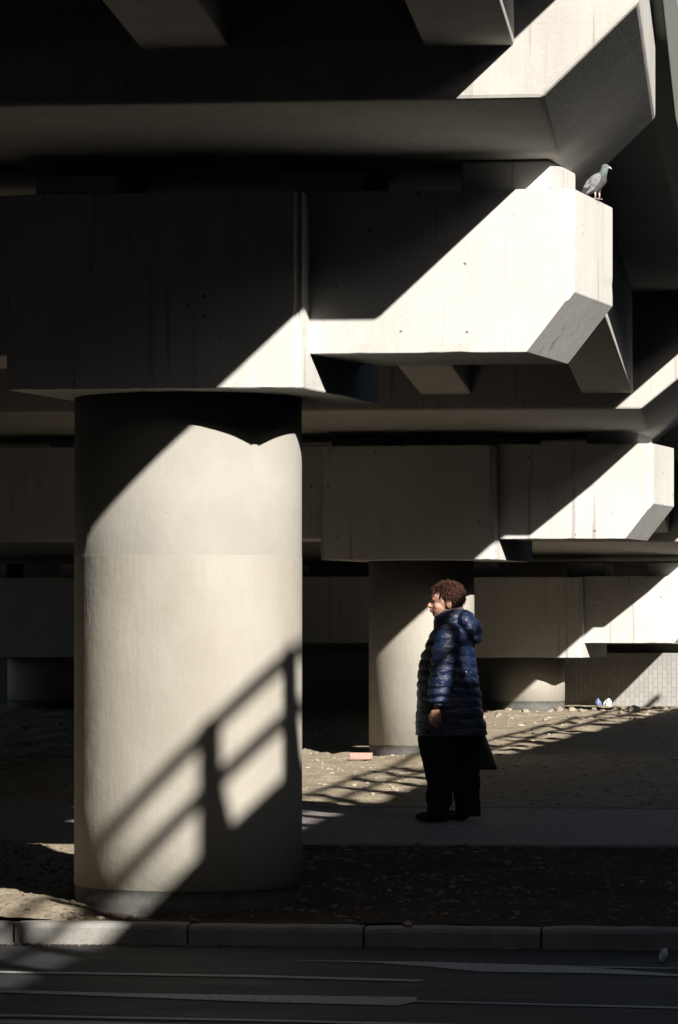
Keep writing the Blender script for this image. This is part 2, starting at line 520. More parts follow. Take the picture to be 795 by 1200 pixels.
# kerb: stones about .87 m long, slightly out of line
bm = bmesh.new()
x = -3.627 - .85 * 40
xk = []
while x < 40: xk.append(x); x += .852
for i, x in enumerate(xk):
    rr = random.Random(i)
    dy = rr.uniform(-.006, .006); dzv = rr.uniform(-.004, .004)
    x0, x1 = x + .006, x + .846
    prof = [(17.07, -.05), (17.07, .075), (17.078, .092), (17.095, .1), (17.215, .1), (17.215, -.05)]
    rings = []
    m = 14
    for k in range(m + 1):
        xx = x0 + (x1 - x0) * k / m
        e = .004 if k in (0, m) else 0
        rings.append([(xx, py + dy + (e if py < 17.1 else 0) + noise.noise(Vector((xx * 9, py * 9, pz * 9))) * .004, pz + dzv - (e if pz > .05 else 0) + noise.noise(Vector((xx * 7, 3, pz * 9))) * .004) for py, pz in prof])
    loft(bm, rings)
bmesh.ops.recalc_face_normals(bm, faces=bm.faces)
g = obj('kerb', bm, M['kerb'], None); tag(g, kind='structure')

# ------------------------------------------------------------------ point under a photo pixel, on a level plane (used to read positions off the photo)
def at(px, py, z):
    D = (CAMZ - z) * 4200 / (py - 731.0); X = (px - 397.5) / 4200 * D
    return (X * math.cos(YAW) - D * math.sin(YAW), X * math.sin(YAW) + D * math.cos(YAW), z)
def marking(pts, z=.004):
    bm = bmesh.new()
    vs = [bm.verts.new((*at(px, py, 0)[:2], z)) for px, py in pts]
    bm.faces.new(vs); bmesh.ops.recalc_face_normals(bm, faces=bm.faces)
    bmesh.ops.triangulate(bm, faces=bm.faces)
    for f in bm.faces:
        if f.normal.z < 0: f.normal_flip()
    return bm
marks = bmesh.new()
for pts in (
    [(-60, 1138), (300, 1143.5), (500, 1149), (488, 1151.5), (300, 1146), (-60, 1140)],
    [(312, 1125.8), (500, 1128), (665, 1132.5), (795, 1142.8), (860, 1147), (860, 1149), (795, 1145), (700, 1141.5), (560, 1139.5), (500, 1133.5), (430, 1128.5)],
    [(670, 1132.8), (795, 1135), (860, 1136), (860, 1137.2), (795, 1136.2), (700, 1134.8)],
    [(-60, 1159), (150, 1165), (300, 1167), (490, 1169.5), (487, 1173.5), (795, 1181), (860, 1182.5), (860, 1184.5), (795, 1183), (485, 1175), (468, 1179.5), (300, 1175), (130, 1168.5), (-60, 1162)],
    [(-60, 1187.5), (120, 1192), (330, 1196), (500, 1200), (800, 1209), (800, 1211.5), (500, 1203), (330, 1198.5), (-60, 1191)],
    [(-60, 1194.5), (120, 1198.5), (330, 1204), (330, 1209), (-60, 1199)]):
    b2 = marking(pts); me = bpy.data.meshes.new('t'); b2.to_mesh(me); b2.free(); marks.from_mesh(me)
g = obj('road_marking', marks, M['paint'], None); tag(g, kind='structure')

# ------------------------------------------------------------------ stones and litter
def rock(name, x, y, z, s, mat, seed, flat=.65):
    bm = bmesh.new(); bmesh.ops.create_icosphere(bm, subdivisions=3, radius=1)
    for v in bm.verts:
        p = v.co.copy()
        v.co *= 1 + noise.noise(p * 1.3 + Vector((seed, 0, 0))) * .55 + noise.noise(p * 3.5 + Vector((seed, 5, 0))) * .18
        v.co.x *= s[0]; v.co.y *= s[1]; v.co.z *= s[2]
    o = obj(name, bm, mat, None, smooth=True); o.location = (x, y, z); o.rotation_euler = (random.uniform(-.3, .3), 0, random.uniform(0, 6))
    return o
# stones at the foot of the far column and before the block wall: (photo px, size)
stones = [(588, 834, 6), (606, 831, 7), (618, 833, 5), (632, 832, 6), (645, 833, 5), (655, 832, 7), (671, 831, 10), (684, 832, 11), (697, 831, 6), (708, 829, 6), (722, 829, 7), (738, 828, 6), (753, 828, 7), (768, 829, 8), (783, 828, 6), (600, 838, 4), (640, 840, 4), (668, 838, 4), (690, 837, 5), (730, 833, 5), (745, 832, 9), (760, 833, 5)]
for i, (px, py, w) in enumerate(stones):
    p = at(px, py, .53); y = min(p[1], 46.4); 
    s = w / 4200 * 43 * random.choice([.45, .6, .8, 1.0])
    x = p[0] if y == p[1] else ((px - 397.5) / 4200 * 46.6 * .99347 - .11407 * 46.6)
    y -= random.uniform(0, .5); o = rock('stone', x, y, gh(x, y) + s * .12, (s * random.uniform(.8, 1.1), s * .7, s * .62), M['stone'], i * 3.1)
    tag(o, 'pale stone in the rubble line between the far column and the block wall', 'stone', 'loose stones along the far column and block wall')
# pink brick by the second column
bm = bmesh.new(); box(bm, -.088, .088, -.06, .06, 0, .055)
o = obj('brick', bm, M['brick'], None, bevel=.006); p = at(425, 891, .40); o.location = (p[0], p[1] - .1, gh(p[0], p[1]) + .01); o.rotation_euler = (0, 0, -.08)
tag(o, 'pinkish brick lying on the dirt beside the second column', 'brick')
# litter near the wall
for (px, col, lab, nm) in ((702, 'bluelitter', 'crumpled bluish plastic scrap by the foot of the block wall', 'plastic_scrap'), (713, 'white', 'crumpled white plastic bag at the foot of the block wall', 'plastic_bag')):
    X_ = (px - 397.5) / 4200 * 46.4
    o = rock(nm, X_ * .99347 - .11407 * 46.4, 46.35, gz(46.3) + .04, (.045, .05, .06), M[col], px, 1); tag(o, lab, 'litter')
p = at(778, 1122, .02); o = rock('paper_scrap', p[0], p[1], .03, (.022, .02, .032), M['white'], 4); tag(o, 'small crumpled white scrap on the road against the kerb', 'litter')
for k, (px, py) in enumerate(((492, 990), (532, 992), (478, 1056), (603, 952))):
    p = at(px, py, .22 if py > 970 else .25)
    o = rock('pebble', p[0], p[1], gh(p[0], p[1]) + .012, (.026, .02, .016), M['stone'], k * 7 + 1)
    tag(o, ['light pebble on the dirt just in front of the path, left of the other', 'light pebble in front of the path below the woman', 'light pebble on the shaded dirt behind the kerb', 'pale pebble behind the path, right of the woman'][k], 'pebble', 'larger pebbles on the dirt')
# gravel: nobody could count it
gr = bmesh.new()
rr = random.Random(3)
base = bmesh.new(); bmesh.ops.create_icosphere(base, subdivisions=1, radius=1)
bv = [v.co.copy() for v in base.verts]; bf = [[v.index for v in f.verts] for f in base.faces]
for k in range(5200):
    y = rr.choice([rr.uniform(17.25, 21.4), rr.uniform(17.25, 21.4), rr.uniform(25.5, 31), rr.uniform(25.5, 46)])
    x = rr.uniform(-.24 * y - .5, .3)
    s = rr.choice([.006, .008, .01, .014, .02]) * rr.uniform(.7, 1.3) * (1.6 if y > 31 else 1)
    if k % 9 == 0: y = 17.07 - abs(rr.gauss(0, .05)); s = rr.choice([.004, .006, .009])
    if (Vector((x + 2.858, y - 18.13))).length < .6: continue
    z = gh(x, y) + s * .1 if y > 17.2 else .002
    rot = Matrix.Rotation(rr.uniform(0, 6.3), 3, 'Z')
    sc = Vector((rr.uniform(.8, 1.6), rr.uniform(.7, 1.2), rr.uniform(.4, .8)))
    vs = [gr.verts.new(rot @ Vector((c.x * sc.x * s * rr.uniform(.8, 1.2), c.y * sc.y * s, c.z * sc.z * s)) + Vector((x, y, z))) for c in bv]
    for f in bf: gr.faces.new([vs[i] for i in f])
base.free()
k = NT('gravel_mix', .9, .2)
k.col(k.ramp(k.noise(11, 2, .5), [(.35, (.13, .105, .078)), (.55, (.17, .14, .105)), (.68, (.19, .16, .13)), (.74, (.42, .39, .35))]))
far_ = k.math('GREATER_THAN', k.sep()[1], 22)
near_c = k.b.inputs['Base Color'].links[0].from_socket
k.col(k.mix(far_, near_c, k.ramp(k.noise(9, 2, .5), [(.35, (.25, .205, .15)), (.7, (.45, .40, .31))])))
g = obj('gravel', gr, k.m, None); tag(g, 'loose gravel and clods scattered over the dirt', 'gravel', kind='stuff')

# ------------------------------------------------------------------ footbridge ramp beside the bridge (its parapet and railing cast the shadows)
fb = empty('footbridge', (3.3, 10, 0)); F0 = Vector((3.3, 10, 0))
tag(fb, 'narrow concrete footbridge ramp with steel railing beside the main bridge', 'footbridge')
def fobj(name, bm, mat, bevel=0):
    bmesh.ops.translate(bm, verts=bm.verts, vec=-F0); return obj(name, bm, mat, fb, bevel=bevel)
def ft(y):
    P = [(-14, 5.12), (16.6, 5.12), (23, 4.66), (40.2, 3.36), (42, 3.22)]
    for (a, za), (b, zb) in zip(P, P[1:]):
        if y <= b: return za + (zb - za) * (y - a) / (b - a)
    return P[-1][1]
FY = [-14, 16.6, 23, 40.2, 42]
for x0, x1, a, b, nm in ((2.0, 2.16, -.85, 0, 'parapet'), (4.6, 4.76, -.85, 0, 'parapet'), (2.0, 4.76, -1.35, -.852, 'walkway_slab')):
    bm = bmesh.new(); loft(bm, [[(x0, y, ft(y) + a), (x1, y, ft(y) + a), (x1, y, ft(y) + b), (x0, y, ft(y) + b)] for y in FY])
    bmesh.ops.recalc_face_normals(bm, faces=bm.faces); fobj(nm, bm, M['plain'])
for h in (.35, .645):
    bm = bmesh.new(); loft(bm, [[(2.05, y, ft(y) + h - .027), (2.10, y, ft(y) + h - .027), (2.10, y, ft(y) + h + .027), (2.05, y, ft(y) + h + .027)] for y in FY])
    bmesh.ops.recalc_face_normals(bm, faces=bm.faces); fobj('rail', bm, M['steel'])
post = None
for k in range(-20, 36):
    y = 10.607 + .88 * k
    if post is None:
        bm = bmesh.new()
        for (w, a, b) in ((.042, -.0, .59), ):
            rings = [[(-.03, -.065, z), (.03, -.065, z), (.03, q, z), (-.03, q, z)] for q, z in ((.30, -.12), (.21, .0), (.15, .15), (.10, .3), (.07, .42), (.06, .66), (.035, .69))]
            loft(bm, rings)
        post = obj('railing_post', bm, M['steel'], fb); o = post
    else:
        o = post.copy(); COL.objects.link(o); o.parent = fb
    o.location = (2.08 - 3.3, y - 10, ft(y))
for y in (-9, 3.2, 20, 33):
    bm = bmesh.new(); tube(bm, [(3.4, y, -.2), (3.4, y, ft(y) - 1.34)], .35, 32); fobj('support_column', bm, M['plain'])

# ------------------------------------------------------------------ added dark blocks behind the camera, blocking sky and bounced light
def rear_blocker(x0, x1, y, h, col, label):
    root = empty('rear_light_blocker', ((x0 + x1) / 2, y, 0))
    tag(root, label, 'rear_blocker', 'added dark blocks behind the camera, holding off sky and bounce')
    bm = bmesh.new(); box(bm, x0, x1, y - 12, y, -.2, h)
    bmesh.ops.translate(bm, verts=bm.verts, vec=-Vector(root.location)); obj('wall', bm, simple('render_wall', col, .9, .2), root)
    gm = simple('window_glass', (.03, .035, .04), .15, .5, .1, 3, 0)
    first = None
    for fl in range(int(h // 3)):
        for c in range(int((x1 - x0) // 5)):
            if first is None:
                bm = bmesh.new(); box(bm, -.7, .7, 0, .04, 0, 1.5); first = obj('window', bm, gm, root); o = first
            else:
                o = first.copy(); COL.objects.link(o); o.parent = root
            o.location = (x0 - (x0 + x1) / 2 + 2.5 + c * 5, .003, 1 + fl * 3)
rear_blocker(5.6, 75, -12, 18, (.09, .085, .08), 'added dark block hiding sky and sunlit ground, right of the bridge behind the camera')
rear_blocker(-75, -13, -12, 18, (.09, .085, .08), 'added dark block hiding sky and sunlit ground, left of the bridge behind the camera')
rear_blocker(-13, 5.6, -30, 24, (.09, .085, .08), 'added dark block closing off the sky under the bridge behind the camera')

def side_blocker(x0, x1, y0, y1, h, face, label):  # added unseen masses that keep sky and bounced light off the bridge
    root = empty('shade_block', ((x0 + x1) / 2, (y0 + y1) / 2, 0)); tag(root, label, 'shade_block')
    bm = bmesh.new(); box(bm, x0, x1, y0, y1, -.2, h); bmesh.ops.translate(bm, verts=bm.verts, vec=-Vector(root.location))
    obj('wall', bm, M['darkwall'], root)
    bm = bmesh.new(); box(bm, x0 - .3, x1 + .3, y0 - .3, y1 + .3, h - .05, h + .25); bmesh.ops.translate(bm, verts=bm.verts, vec=-Vector(root.location))
    obj('roof', bm, M['darkwall'], root)
    first = None
    for c in range(int((y1 - y0) // 5)):
        if first is None:
            bm = bmesh.new(); box(bm, -.03, .03, -1.2, 1.2, 0, 1.3); first = obj('window', bm, M['glass'], root); o = first
        else:
            o = first.copy(); COL.objects.link(o); o.parent = root
        o.location = ((face - (x0 + x1) / 2), y0 - (y0 + y1) / 2 + 2.5 + c * 5, 3.2)
M['darkwall'] = simple('dark_render', (.045, .043, .04), .9, .2)
M['glass'] = simple('dark_glass', (.02, .022, .025), .3, .5, .1, 3, 0)
side_blocker(8, 24, -8, 75, 8.5, 8, 'added long low dark warehouse right of the footbridge, out of the picture')
side_blocker(-34, -15, -8, 31, 9, -15, 'added unseen low dark warehouse along the open left side of the bridge')

# ------------------------------------------------------------------ the woman
def skin_mat():
    k = NT('skin', .5, .4); k.b.inputs['Subsurface Weight'].default_value = .08
    k.b.inputs['Subsurface Scale'].default_value = .01
    n = k.noise(30, 3, .6, k.co)
    k.col(k.mix(k.ramp(n, [(.35, 0), (.7, 1)]), (.44, .23, .16), (.50, .28, .20))); return k.m
M['skin'] = skin_mat()
def puffer():
    k = NT('navy_puffer', .38, .55)
    k.b.inputs['Coat Weight'].default_value = .15; k.b.inputs['Coat Roughness'].default_value = .3
    n = k.noise(14, 5, .6, k.co)
    k.col(k.mix(k.ramp(n, [(.3, 0), (.7, 1)]), (.004, .008, .026), (.009, .021, .064)))
    h = k.math('ADD', k.noise(1, 4, .6, k.map((18, 18, 45), k.co), dist=1.2), k.math('MULTIPLY', k.noise(70, 4, .6, k.co), .25))
    k.bump(h, .75, .02); return k.m
M['puffer'] = puffer()
M['black'] = simple('black_trousers', (.008, .008, .009), .85, .2, .2, 20, .4)
M['shoe'] = simple('black_shoe', (.01, .01, .01), .5, .4, .2, 20, .2)
M['bag'] = simple('black_leather', (.012, .012, .013), .4, .5, .2, 30, .4)
M['fleece'] = simple('mauve_fleece', (.22, .17, .18), .95, .1, .25, 40, .8)
k = NT('hair_brown', .55, .4)
k.col(k.mix(k.ramp(k.noise(90, 3, .6, k.co), [(.38, 0), (.62, 1)]), (.009, .0035, .0025), (.085, .027, .012))); M['hair'] = k.m
M['lip'] = simple('lip', (.30, .09, .07), .5, .4, .1, 20, 0)
M['eye'] = simple('eye', (.03, .02, .015), .15, .6, 0, 20, 0)
M['zip'] = simple('zip_metal', (.6, .6, .6), .35, .5, .1, 20, 0, 1)

wp = at(528, 961, .243)
W = empty('person', (wp[0], wp[1], gz(wp[1]) + .008), 0)
tag(W, 'woman in navy hooded puffer coat and black trousers standing on the path', 'person')
W.rotation_euler = (0, 0, R(-3))
HR = Matrix.Translation((0, 0, 0))
# body (one continuous surface). forward = -x, camera side = -y
bm = bmesh.new()
hc = Vector((-.035, -.02, 1.455))        # head centre
yaw = Matrix.Rotation(R(14), 4, 'Z')      # face turned slightly to the camera
def hp(x, y, z): return hc + (yaw @ Vector((x, y, z)))
def hell(c, r, sub=3): ellipsoid(bm, hp(*c), r, yaw, sub)
hell((.012, 0, .025), (.093, .074, .088), 4)
hell((-.028, 0, -.035), (.062, .058, .068), 4)
hell((-.045, 0, .045), (.05, .058, .042))
hell((-.052, 0, -.076), (.03, .033, .024))          # chin
hell((-.045, -.034, -.025), (.033, .026, .032))      # cheeks
hell((-.045, .034, -.025), (.033, .026, .032))
hell((-.082, 0, .020), (.016, .046, .010))           # brow
hell((-.089, 0, -.048), (.012, .022, .008), 2)       # lips
hell((-.087, 0, -.058), (.012, .019, .008), 2)
tube(bm, [hp(-.078, 0, .018), hp(-.095, 0, -.002), hp(-.108, 0, -.021), hp(-.086, 0, -.030)], [.010, .011, .014, .010], 10)
for s in (-1, 1):
    hell((-.092, s * .012, -.024), (.010, .008, .008), 2)
    ellipsoid(bm, hp(.020, s * .074, -.010), (.020, .008, .032), yaw @ Matrix.Rotation(R(-12), 4, 'Y'))
tube(bm, [(.01, 0, 1.26), (.0, -.005, 1.36), (-.02, -.015, 1.42)], [.085, .062, .058], 16)
ellipsoid(bm, (0, 0, 1.2), (.11, .19, .13)); ellipsoid(bm, (-.01, 0, 1.02), (.14, .19, .24)); ellipsoid(bm, (.01, 0, .78), (.15, .19, .18))
for s in (-1, 1):
    tube(bm, [(.0, s * .09, .75), (-.04 if s < 0 else .05, s * .105, .45), (-.06 if s < 0 else .09, s * .105, .1), (-.09 if s < 0 else .05, s * .105, .05), (-.12 if s < 0 else .0, s * .105, .035)], [.09, .06, .045, .04, .03], 14)
# arms
AL = [(.01, -.18, 1.24), (.0, -.25, 1.10), (-.025, -.27, .97), (-.045, -.265, .80), (-.05, -.262, .765)]
tube(bm, AL, [.05, .045, .038, .028, .026], 12)
AR = [(.01, .18, 1.24), (.04, .25, 1.10), (.07, .27, .95), (.09, .255, .80), (.095, .25, .765)]
tube(bm, AR, [.05, .045, .038, .028, .026], 12)
def hand(w, s):
    w = Vector(w)
    # palm faces the thigh, fingers loosely curled forward
    ellipsoid(bm, w + Vector((-.012, 0, -.045)), (.036, .017, .044))
    lens = [(.072, .0085), (.080, .0088), (.075, .0083), (.060, .0075)]
    for i, (L, r) in enumerate(lens):
        x0 = -.040 + i * .0205
        p0 = w + Vector((x0, 0, -.070)); p1 = p0 + Vector((-.006, s * .008, -L * .42))
        p2 = p1 + Vector((.006, s * .020, -L * .28)); p3 = p2 + Vector((.014, s * .016, -L * .10))
        tube(bm, [p0 + Vector((0, 0, .02)), p1, p2, p3], [r, r * .95, r * .85, r * .7], 8)
    t0 = w + Vector((-.035, s * .004, -.030))
    tube(bm, [t0 + Vector((.01, 0, .01)), t0 + Vector((-.016, s * .012, -.024)), t0 + Vector((-.020, s * .018, -.050)), t0 + Vector((-.014, s * .022, -.062))], [.012, .0115, .010, .008], 8)
hand(AL[-1], 1); hand(AR[-1], -1)
body = obj('body', bm, [M['skin'], M['lip']], W, smooth=True)
body.parent = None
remesh(body, .0042, 3)
body.parent = W
for p in body.data.polygons:
    c = yaw.inverted() @ (p.center - hc)
    if c.x < -.083 and abs(c.y) < .023 and -.064 < c.z < -.043: p.material_index = 1
# eyes and brows
for s in (-1, 1):
    bm = bmesh.new(); ellipsoid(bm, hp(-.078, s * .031, .004), (.007, .010, .0045), yaw); obj('eye', bm, M['eye'], W, smooth=True)
    bm = bmesh.new(); tube(bm, [hp(-.096, s * .016, .021), hp(-.092, s * .034, .028), hp(-.076, s * .050, .022)], [.0028, .0036, .002], 6); obj('eyebrow', bm, M['hair'], W, smooth=True)
# hair: displaced shell plus many short curls
bm = bmesh.new()
bmesh.ops.create_icosphere(bm, subdivisions=5, radius=1)
for v in bm.verts:
    d = v.co.copy()
    r = Vector((.096, .080, .086))
    f = 1 + noise.noise(d * 3.2) * .12 + noise.noise(d * 8) * .07
    v.co = Vector((d.x * r.x * f + .022, d.y * r.y * f, d.z * r.z * f + .038))
dele = []
for v in bm.verts:
    c = v.co
    front = c.x < -.04 and c.z < .070
    side = c.x < -.008 and c.z < .035 - (c.x + .03) * .6 and abs(c.y) > .03
    low = c.z < -.052 or (c.x < .04 and c.z < -.02)
    ear = c.x < .045 and -.05 < c.z < .016 and abs(c.y) > .05
    if front or side or low or ear: dele.append(v)
bmesh.ops.delete(bm, geom=dele, context='VERTS')
for v in bm.verts: v.co = hc + (yaw @ v.co)
shellv = [(v.co.copy(), (v.co - hc - Vector((.02, 0, .02))).normalized()) for v in bm.verts]
rr = random.Random(11)
back = yaw @ Vector((1, 0, 0))
for k in range(3600):
    p, d = rr.choice(shellv)
    rv = Vector((rr.uniform(-1, 1), rr.uniform(-1, 1), rr.uniform(-1, 1)))
    flow = (back * .7 + Vector((0, 0, -.35)) + rv * .75)
    t = (flow - d * flow.dot(d)).normalized()
    side = d.cross(t)
    L = rr.uniform(.025, .055); c = rr.uniform(-.5, .5); lift = rr.uniform(.002, .015)
    if d.z > .5: lift *= 1.5
    if k % 12 == 0 and d.z > .3: lift += .009; L *= .8
    if d.z < .1: lift *= .35
    pts = [p - d * .006, p + d * lift * .7 + t * L * .3 + side * c * L * .1, p + d * lift + t * L * .65 + side * c * L * .3, p + d * lift * rr.uniform(.4, 1.5) + t * L + side * c * L * .7]
    w_ = rr.uniform(.7, 1.5)
    e_ = yaw.inverted() @ (pts[-1] - hc); e2 = yaw.inverted() @ (pts[2] - hc)
    if min(e_.x, e2.x) < -.035 and min(e_.z, e2.z) < .055: continue
    if min(e_.x, e2.x) < .0 and min(e_.z, e2.z) < .02: continue
    tube(bm, pts, [.0022 * w_, .0022 * w_, .0016 * w_, .0004], 4)
obj('hair', bm, M['hair'], W, smooth=True)

# coat
def ringpts(cx, cy, rx, ry, z, n=72, e=2.3, seed=0, tilt=0):
    L = []
    for k in range(n):
        a = 2 * math.pi * k / n; c, s_ = math.cos(a), math.sin(a)
        q = (abs(c) ** e + abs(s_) ** e) ** (-1 / e)
        x, y = cx + c * q * rx, cy + s_ * q * ry
        L.append((x, y, z + tilt * (x - cx)))
    return L
def interp(K, z):
    for a, b in zip(K, K[1:]):
        if a[0] <= z <= b[0]:
            t = (z - a[0]) / (b[0] - a[0]); t2 = t * t * (3 - 2 * t) * .35 + t * .65
            return [a[i] + (b[i] - a[i]) * t2 for i in range(1, len(a))]
    return list(K[-1][1:])
K = [(.575, .003, .236, .235), (.62, .002, .232, .238), (.72, -.004, .222, .238), (.80, -.008, .212, .235), (.92, -.020, .200, .228), (1.0, -.023, .188, .222), (1.08, -.015, .178, .220), (1.17, -.002, .162, .220), (1.235, .004, .140, .205), (1.28, .008, .115, .165), (1.315, .008, .088, .115), (1.335, .004, .074, .085)]
bm = bmesh.new(); rings = []
nz = 150
for i in range(nz + 1):
    z = .575 + (1.335 - .575) * i / nz
    cx, rx, ry = interp(K, z)
    R_ = ringpts(cx, 0, rx, ry, z)
    L = []
    for (x, y, zz) in R_:
        a = math.atan2(y, x - cx)
        ph = (z + .012 * math.sin(2 * a) + .010 * noise.noise(Vector((x * 7, y * 7, 0)))) / .068
        b = abs(math.sin(math.pi * ph)) ** .55
        amp = .013 * (1 if 1.26 > z > .9 else .45)
        w = noise.noise(Vector((x * 16, y * 16, z * 30))) * .006 + noise.noise(Vector((x * 6, y * 6, z * 8 + 4))) * .010
        d = Vector((x - cx, y, 0)).normalized() * ((b - .6) * amp + w)
        L.append((x + d.x, y + d.y, zz))
    rings.append(L)
loft(bm, rings)
coat = obj('coat', bm, M['puffer'], W, smooth=True)
def sleeve(path, rad, nm, seed):
    bm = bmesh.new(); rings = []; P = [Vector(p) for p in path]; n = 90; m = 40
    for i in range(n + 1):
        t = i / n * (len(P) - 1); j = min(int(t), len(P) - 2); f = t - j
        p0, p1, p2, p3 = P[max(j - 1, 0)], P[j], P[j + 1], P[min(j + 2, len(P) - 1)]
        c = .5 * ((2 * p1) + (p2 - p0) * f + (2 * p0 - 5 * p1 + 4 * p2 - p3) * f * f + (3 * p1 - p0 - 3 * p2 + p3) * f ** 3)
        tg = (p2 - p1).normalized(); a = tg.cross(Vector((0, 1, 0))).normalized(); b = tg.cross(a).normalized()
        r = rad[j] + (rad[j + 1] - rad[j]) * f
        L = []
        for k in range(m):
            an = 2 * math.pi * k / m
            q = c + a * math.cos(an) * r + b * math.sin(an) * r
            ph = (i / n * 8.2 + .12 * math.sin(an * 2) + .2 * noise.noise(q * 9 + Vector((seed, 0, 0))))
            bb = abs(math.sin(math.pi * ph)) ** .55
            w = noise.noise(Vector((q.x * 18, q.y * 18, q.z * 34 + seed))) * .007
            d = (q - c).normalized() * ((bb - .6) * .017 + w)
            L.append(q + d)
        rings.append(L)
    loft(bm, rings); obj(nm, bm, M['puffer'], coat, smooth=True)
sleeve([(.02, -.150, 1.275), (.008, -.215, 1.20), (-.004, -.25, 1.08), (-.02, -.268, .97), (-.040, -.270, .86), (-.050, -.266, .785)], [.062, .086, .086, .080, .070, .052], 'sleeve', 1)
sleeve([(.02, .150, 1.275), (.02, .215, 1.20), (.045, .25, 1.08), (.07, .265, .97), (.09, .262, .86), (.095, .256, .785)], [.062, .086, .086, .080, .070, .052], 'sleeve', 9)
# stand collar, open at the throat, and fleece lining
def collar(nm, r0, r1, z0, z1, mat, a0, a1, th, par, tz=.10):
    bm = bmesh.new(); n = 40; rows = []
    for i in range(n + 1):
        a = a0 + (a1 - a0) * i / n
        prof = []
        for (q, z) in ((r0, z0), ((r0 + r1) / 2 + .006, (z0 + z1) / 2), (r1, z1), (r1 - th * .6, z1 + .006), (r1 - th, z1), ((r0 + r1) / 2 - th, (z0 + z1) / 2), (r0 - th, z0)):
            x, y = math.cos(a) * q * 1.05, math.sin(a) * q * .95
            w = noise.noise(Vector((a * 3, z * 30, 1))) * .004
            prof.append(bm.verts.new((x + .0 + w, y + w, z - tz * (x) * 0 + (-x) * tz * (-1 if z > z0 else 0))))
        rows.append(prof)
    for i in range(n):
        for j in range(6):
            bm.faces.new((rows[i][j], rows[i + 1][j], rows[i + 1][j + 1], rows[i][j + 1]))
    bm.faces.new(rows[0]); bm.faces.new(rows[-1][::-1])
    bmesh.ops.recalc_face_normals(bm, faces=bm.faces)
    return obj(nm, bm, mat, par, smooth=True)
collar('collar', .105, .098, 1.285, 1.395, M['puffer'], R(-172), R(172), .016, coat, .12)
collar('collar_lining', .088, .084, 1.29, 1.412, M['fleece'], R(-165), R(165), .012, coat, .12)
# hood hanging behind
bm = bmesh.new(); rings = []
hpth = [((.055, 1.355), .055, .085), ((.095, 1.345), .062, .115), ((.135, 1.305), .062, .125), ((.165, 1.255), .052, .115), ((.178, 1.205), .036, .085), ((.180, 1.180), .012, .04)]
n = 32
rings = []
N2 = 26
for i in range(N2 + 1):
    t = i / N2 * (len(hpth) - 1); j = min(int(t), len(hpth) - 2); f = t - j
    (p0, a0, b0), (p1, a1, b1) = hpth[j], hpth[j + 1]
    c = Vector((p0[0] + (p1[0] - p0[0]) * f, 0, p0[1] + (p1[1] - p0[1]) * f)); tg = Vector((p1[0] - p0[0], 0, p1[1] - p0[1])).normalized()
    nrm = Vector((-tg.z, 0, tg.x)); ra = a0 + (a1 - a0) * f; rb = b0 + (b1 - b0) * f
    L = []
    for k in range(n):
        a = 2 * math.pi * k / n
        q = c + nrm * math.cos(a) * ra + Vector((0, 1, 0)) * math.sin(a) * rb
        d = (q - c).normalized()
        q += d * ((abs(math.sin(math.pi * (i / N2 * 3.2))) ** .6 - .6) * .012 + noise.noise(q * 20) * .008)
        L.append(q)
    rings.append(L)
loft(bm, rings); obj('hood', bm, M['puffer'], coat, smooth=True)
# zip pulls
for (x, y, z) in ((-.155, -.175, .912), (-.015, -.235, 1.285), (.13, -.19, .99)):
    bm = bmesh.new(); ellipsoid(bm, (x, y, z), (.007, .005, .014), sub=2); obj('zip_pull', bm, M['zip'], coat)
# trousers
bm = bmesh.new()
for s, off in ((-1, -.035), (1, .06)):
    KK = [(.03, off + (-.035 if s < 0 else .045), .085, .085), (.06, off + (-.035 if s < 0 else .045), .080, .085), (.2, off + (-.02 if s < 0 else .035), .087, .088), (.38, off - (.02 if s < 0 else -.01), .11, .105), (.55, off - (.03 if s < 0 else .0), .138, .12), (.72, off * .8, .15, .125), (.85, off * .5, .15, .125)]
    rings = []
    for i in range(50):
        z = .03 + .82 * i / 49
        cx, rx, ry = interp(KK, z)
        L = ringpts(cx, s * .105, rx, ry, z, 36, 2)
        L = [(x + noise.noise(Vector((x * 8, y * 8, z * 9))) * .012 + noise.noise(Vector((x * 14, y * 14, z * 22))) * .008, y + noise.noise(Vector((x * 12 + 5, y * 12, z * 18))) * .014, zz) for x, y, zz in L]
        rings.append(L)
    loft(bm, rings)
obj('trousers', bm, M['black'], W, smooth=True)
for s, ox in ((-1, -.08), (1, .02)):
    bm = bmesh.new()
    ellipsoid(bm, (ox - .045, s * .105, .036), (.098, .046, .036)); ellipsoid(bm, (ox + .04, s * .105, .045), (.06, .043, .045))
    for v in bm.verts:
        if v.co.z < .004: v.co.z = .0
    obj('shoe', bm, M['shoe'], W, smooth=True)
# handbag hanging from the far hand
bm = bmesh.new()
rings = []
for z, w, d, cx in ((0, .165, .055, .02), (.01, .172, .062, .02), (.12, .150, .056, .0), (.25, .120, .04, -.02), (.27, .112, .028, -.022)):
    rings.append([(cx + x * w, y * d, z) for x, y in ((-1, -.8), (-.9, -1), (.9, -1), (1, -.8), (1, .8), (.9, 1), (-.9, 1), (-1, .8))])
loft(bm, rings)
bag = empty('handbag', (wp[0] + .11, wp[1] + .20, gz(wp[1]) + .345))
tag(bag, 'black leather handbag hanging from the hidden hand of the woman', 'handbag')
obj('bag_body', bm, M['bag'], bag, bevel=.006)
bm = bmesh.new(); tube(bm, [(-.10, 0, .25), (-.07, 0, .33), (0, .0, .37), (.06, 0, .33), (.07, 0, .25)], .008, 8); obj('strap', bm, M['bag'], bag, smooth=True)

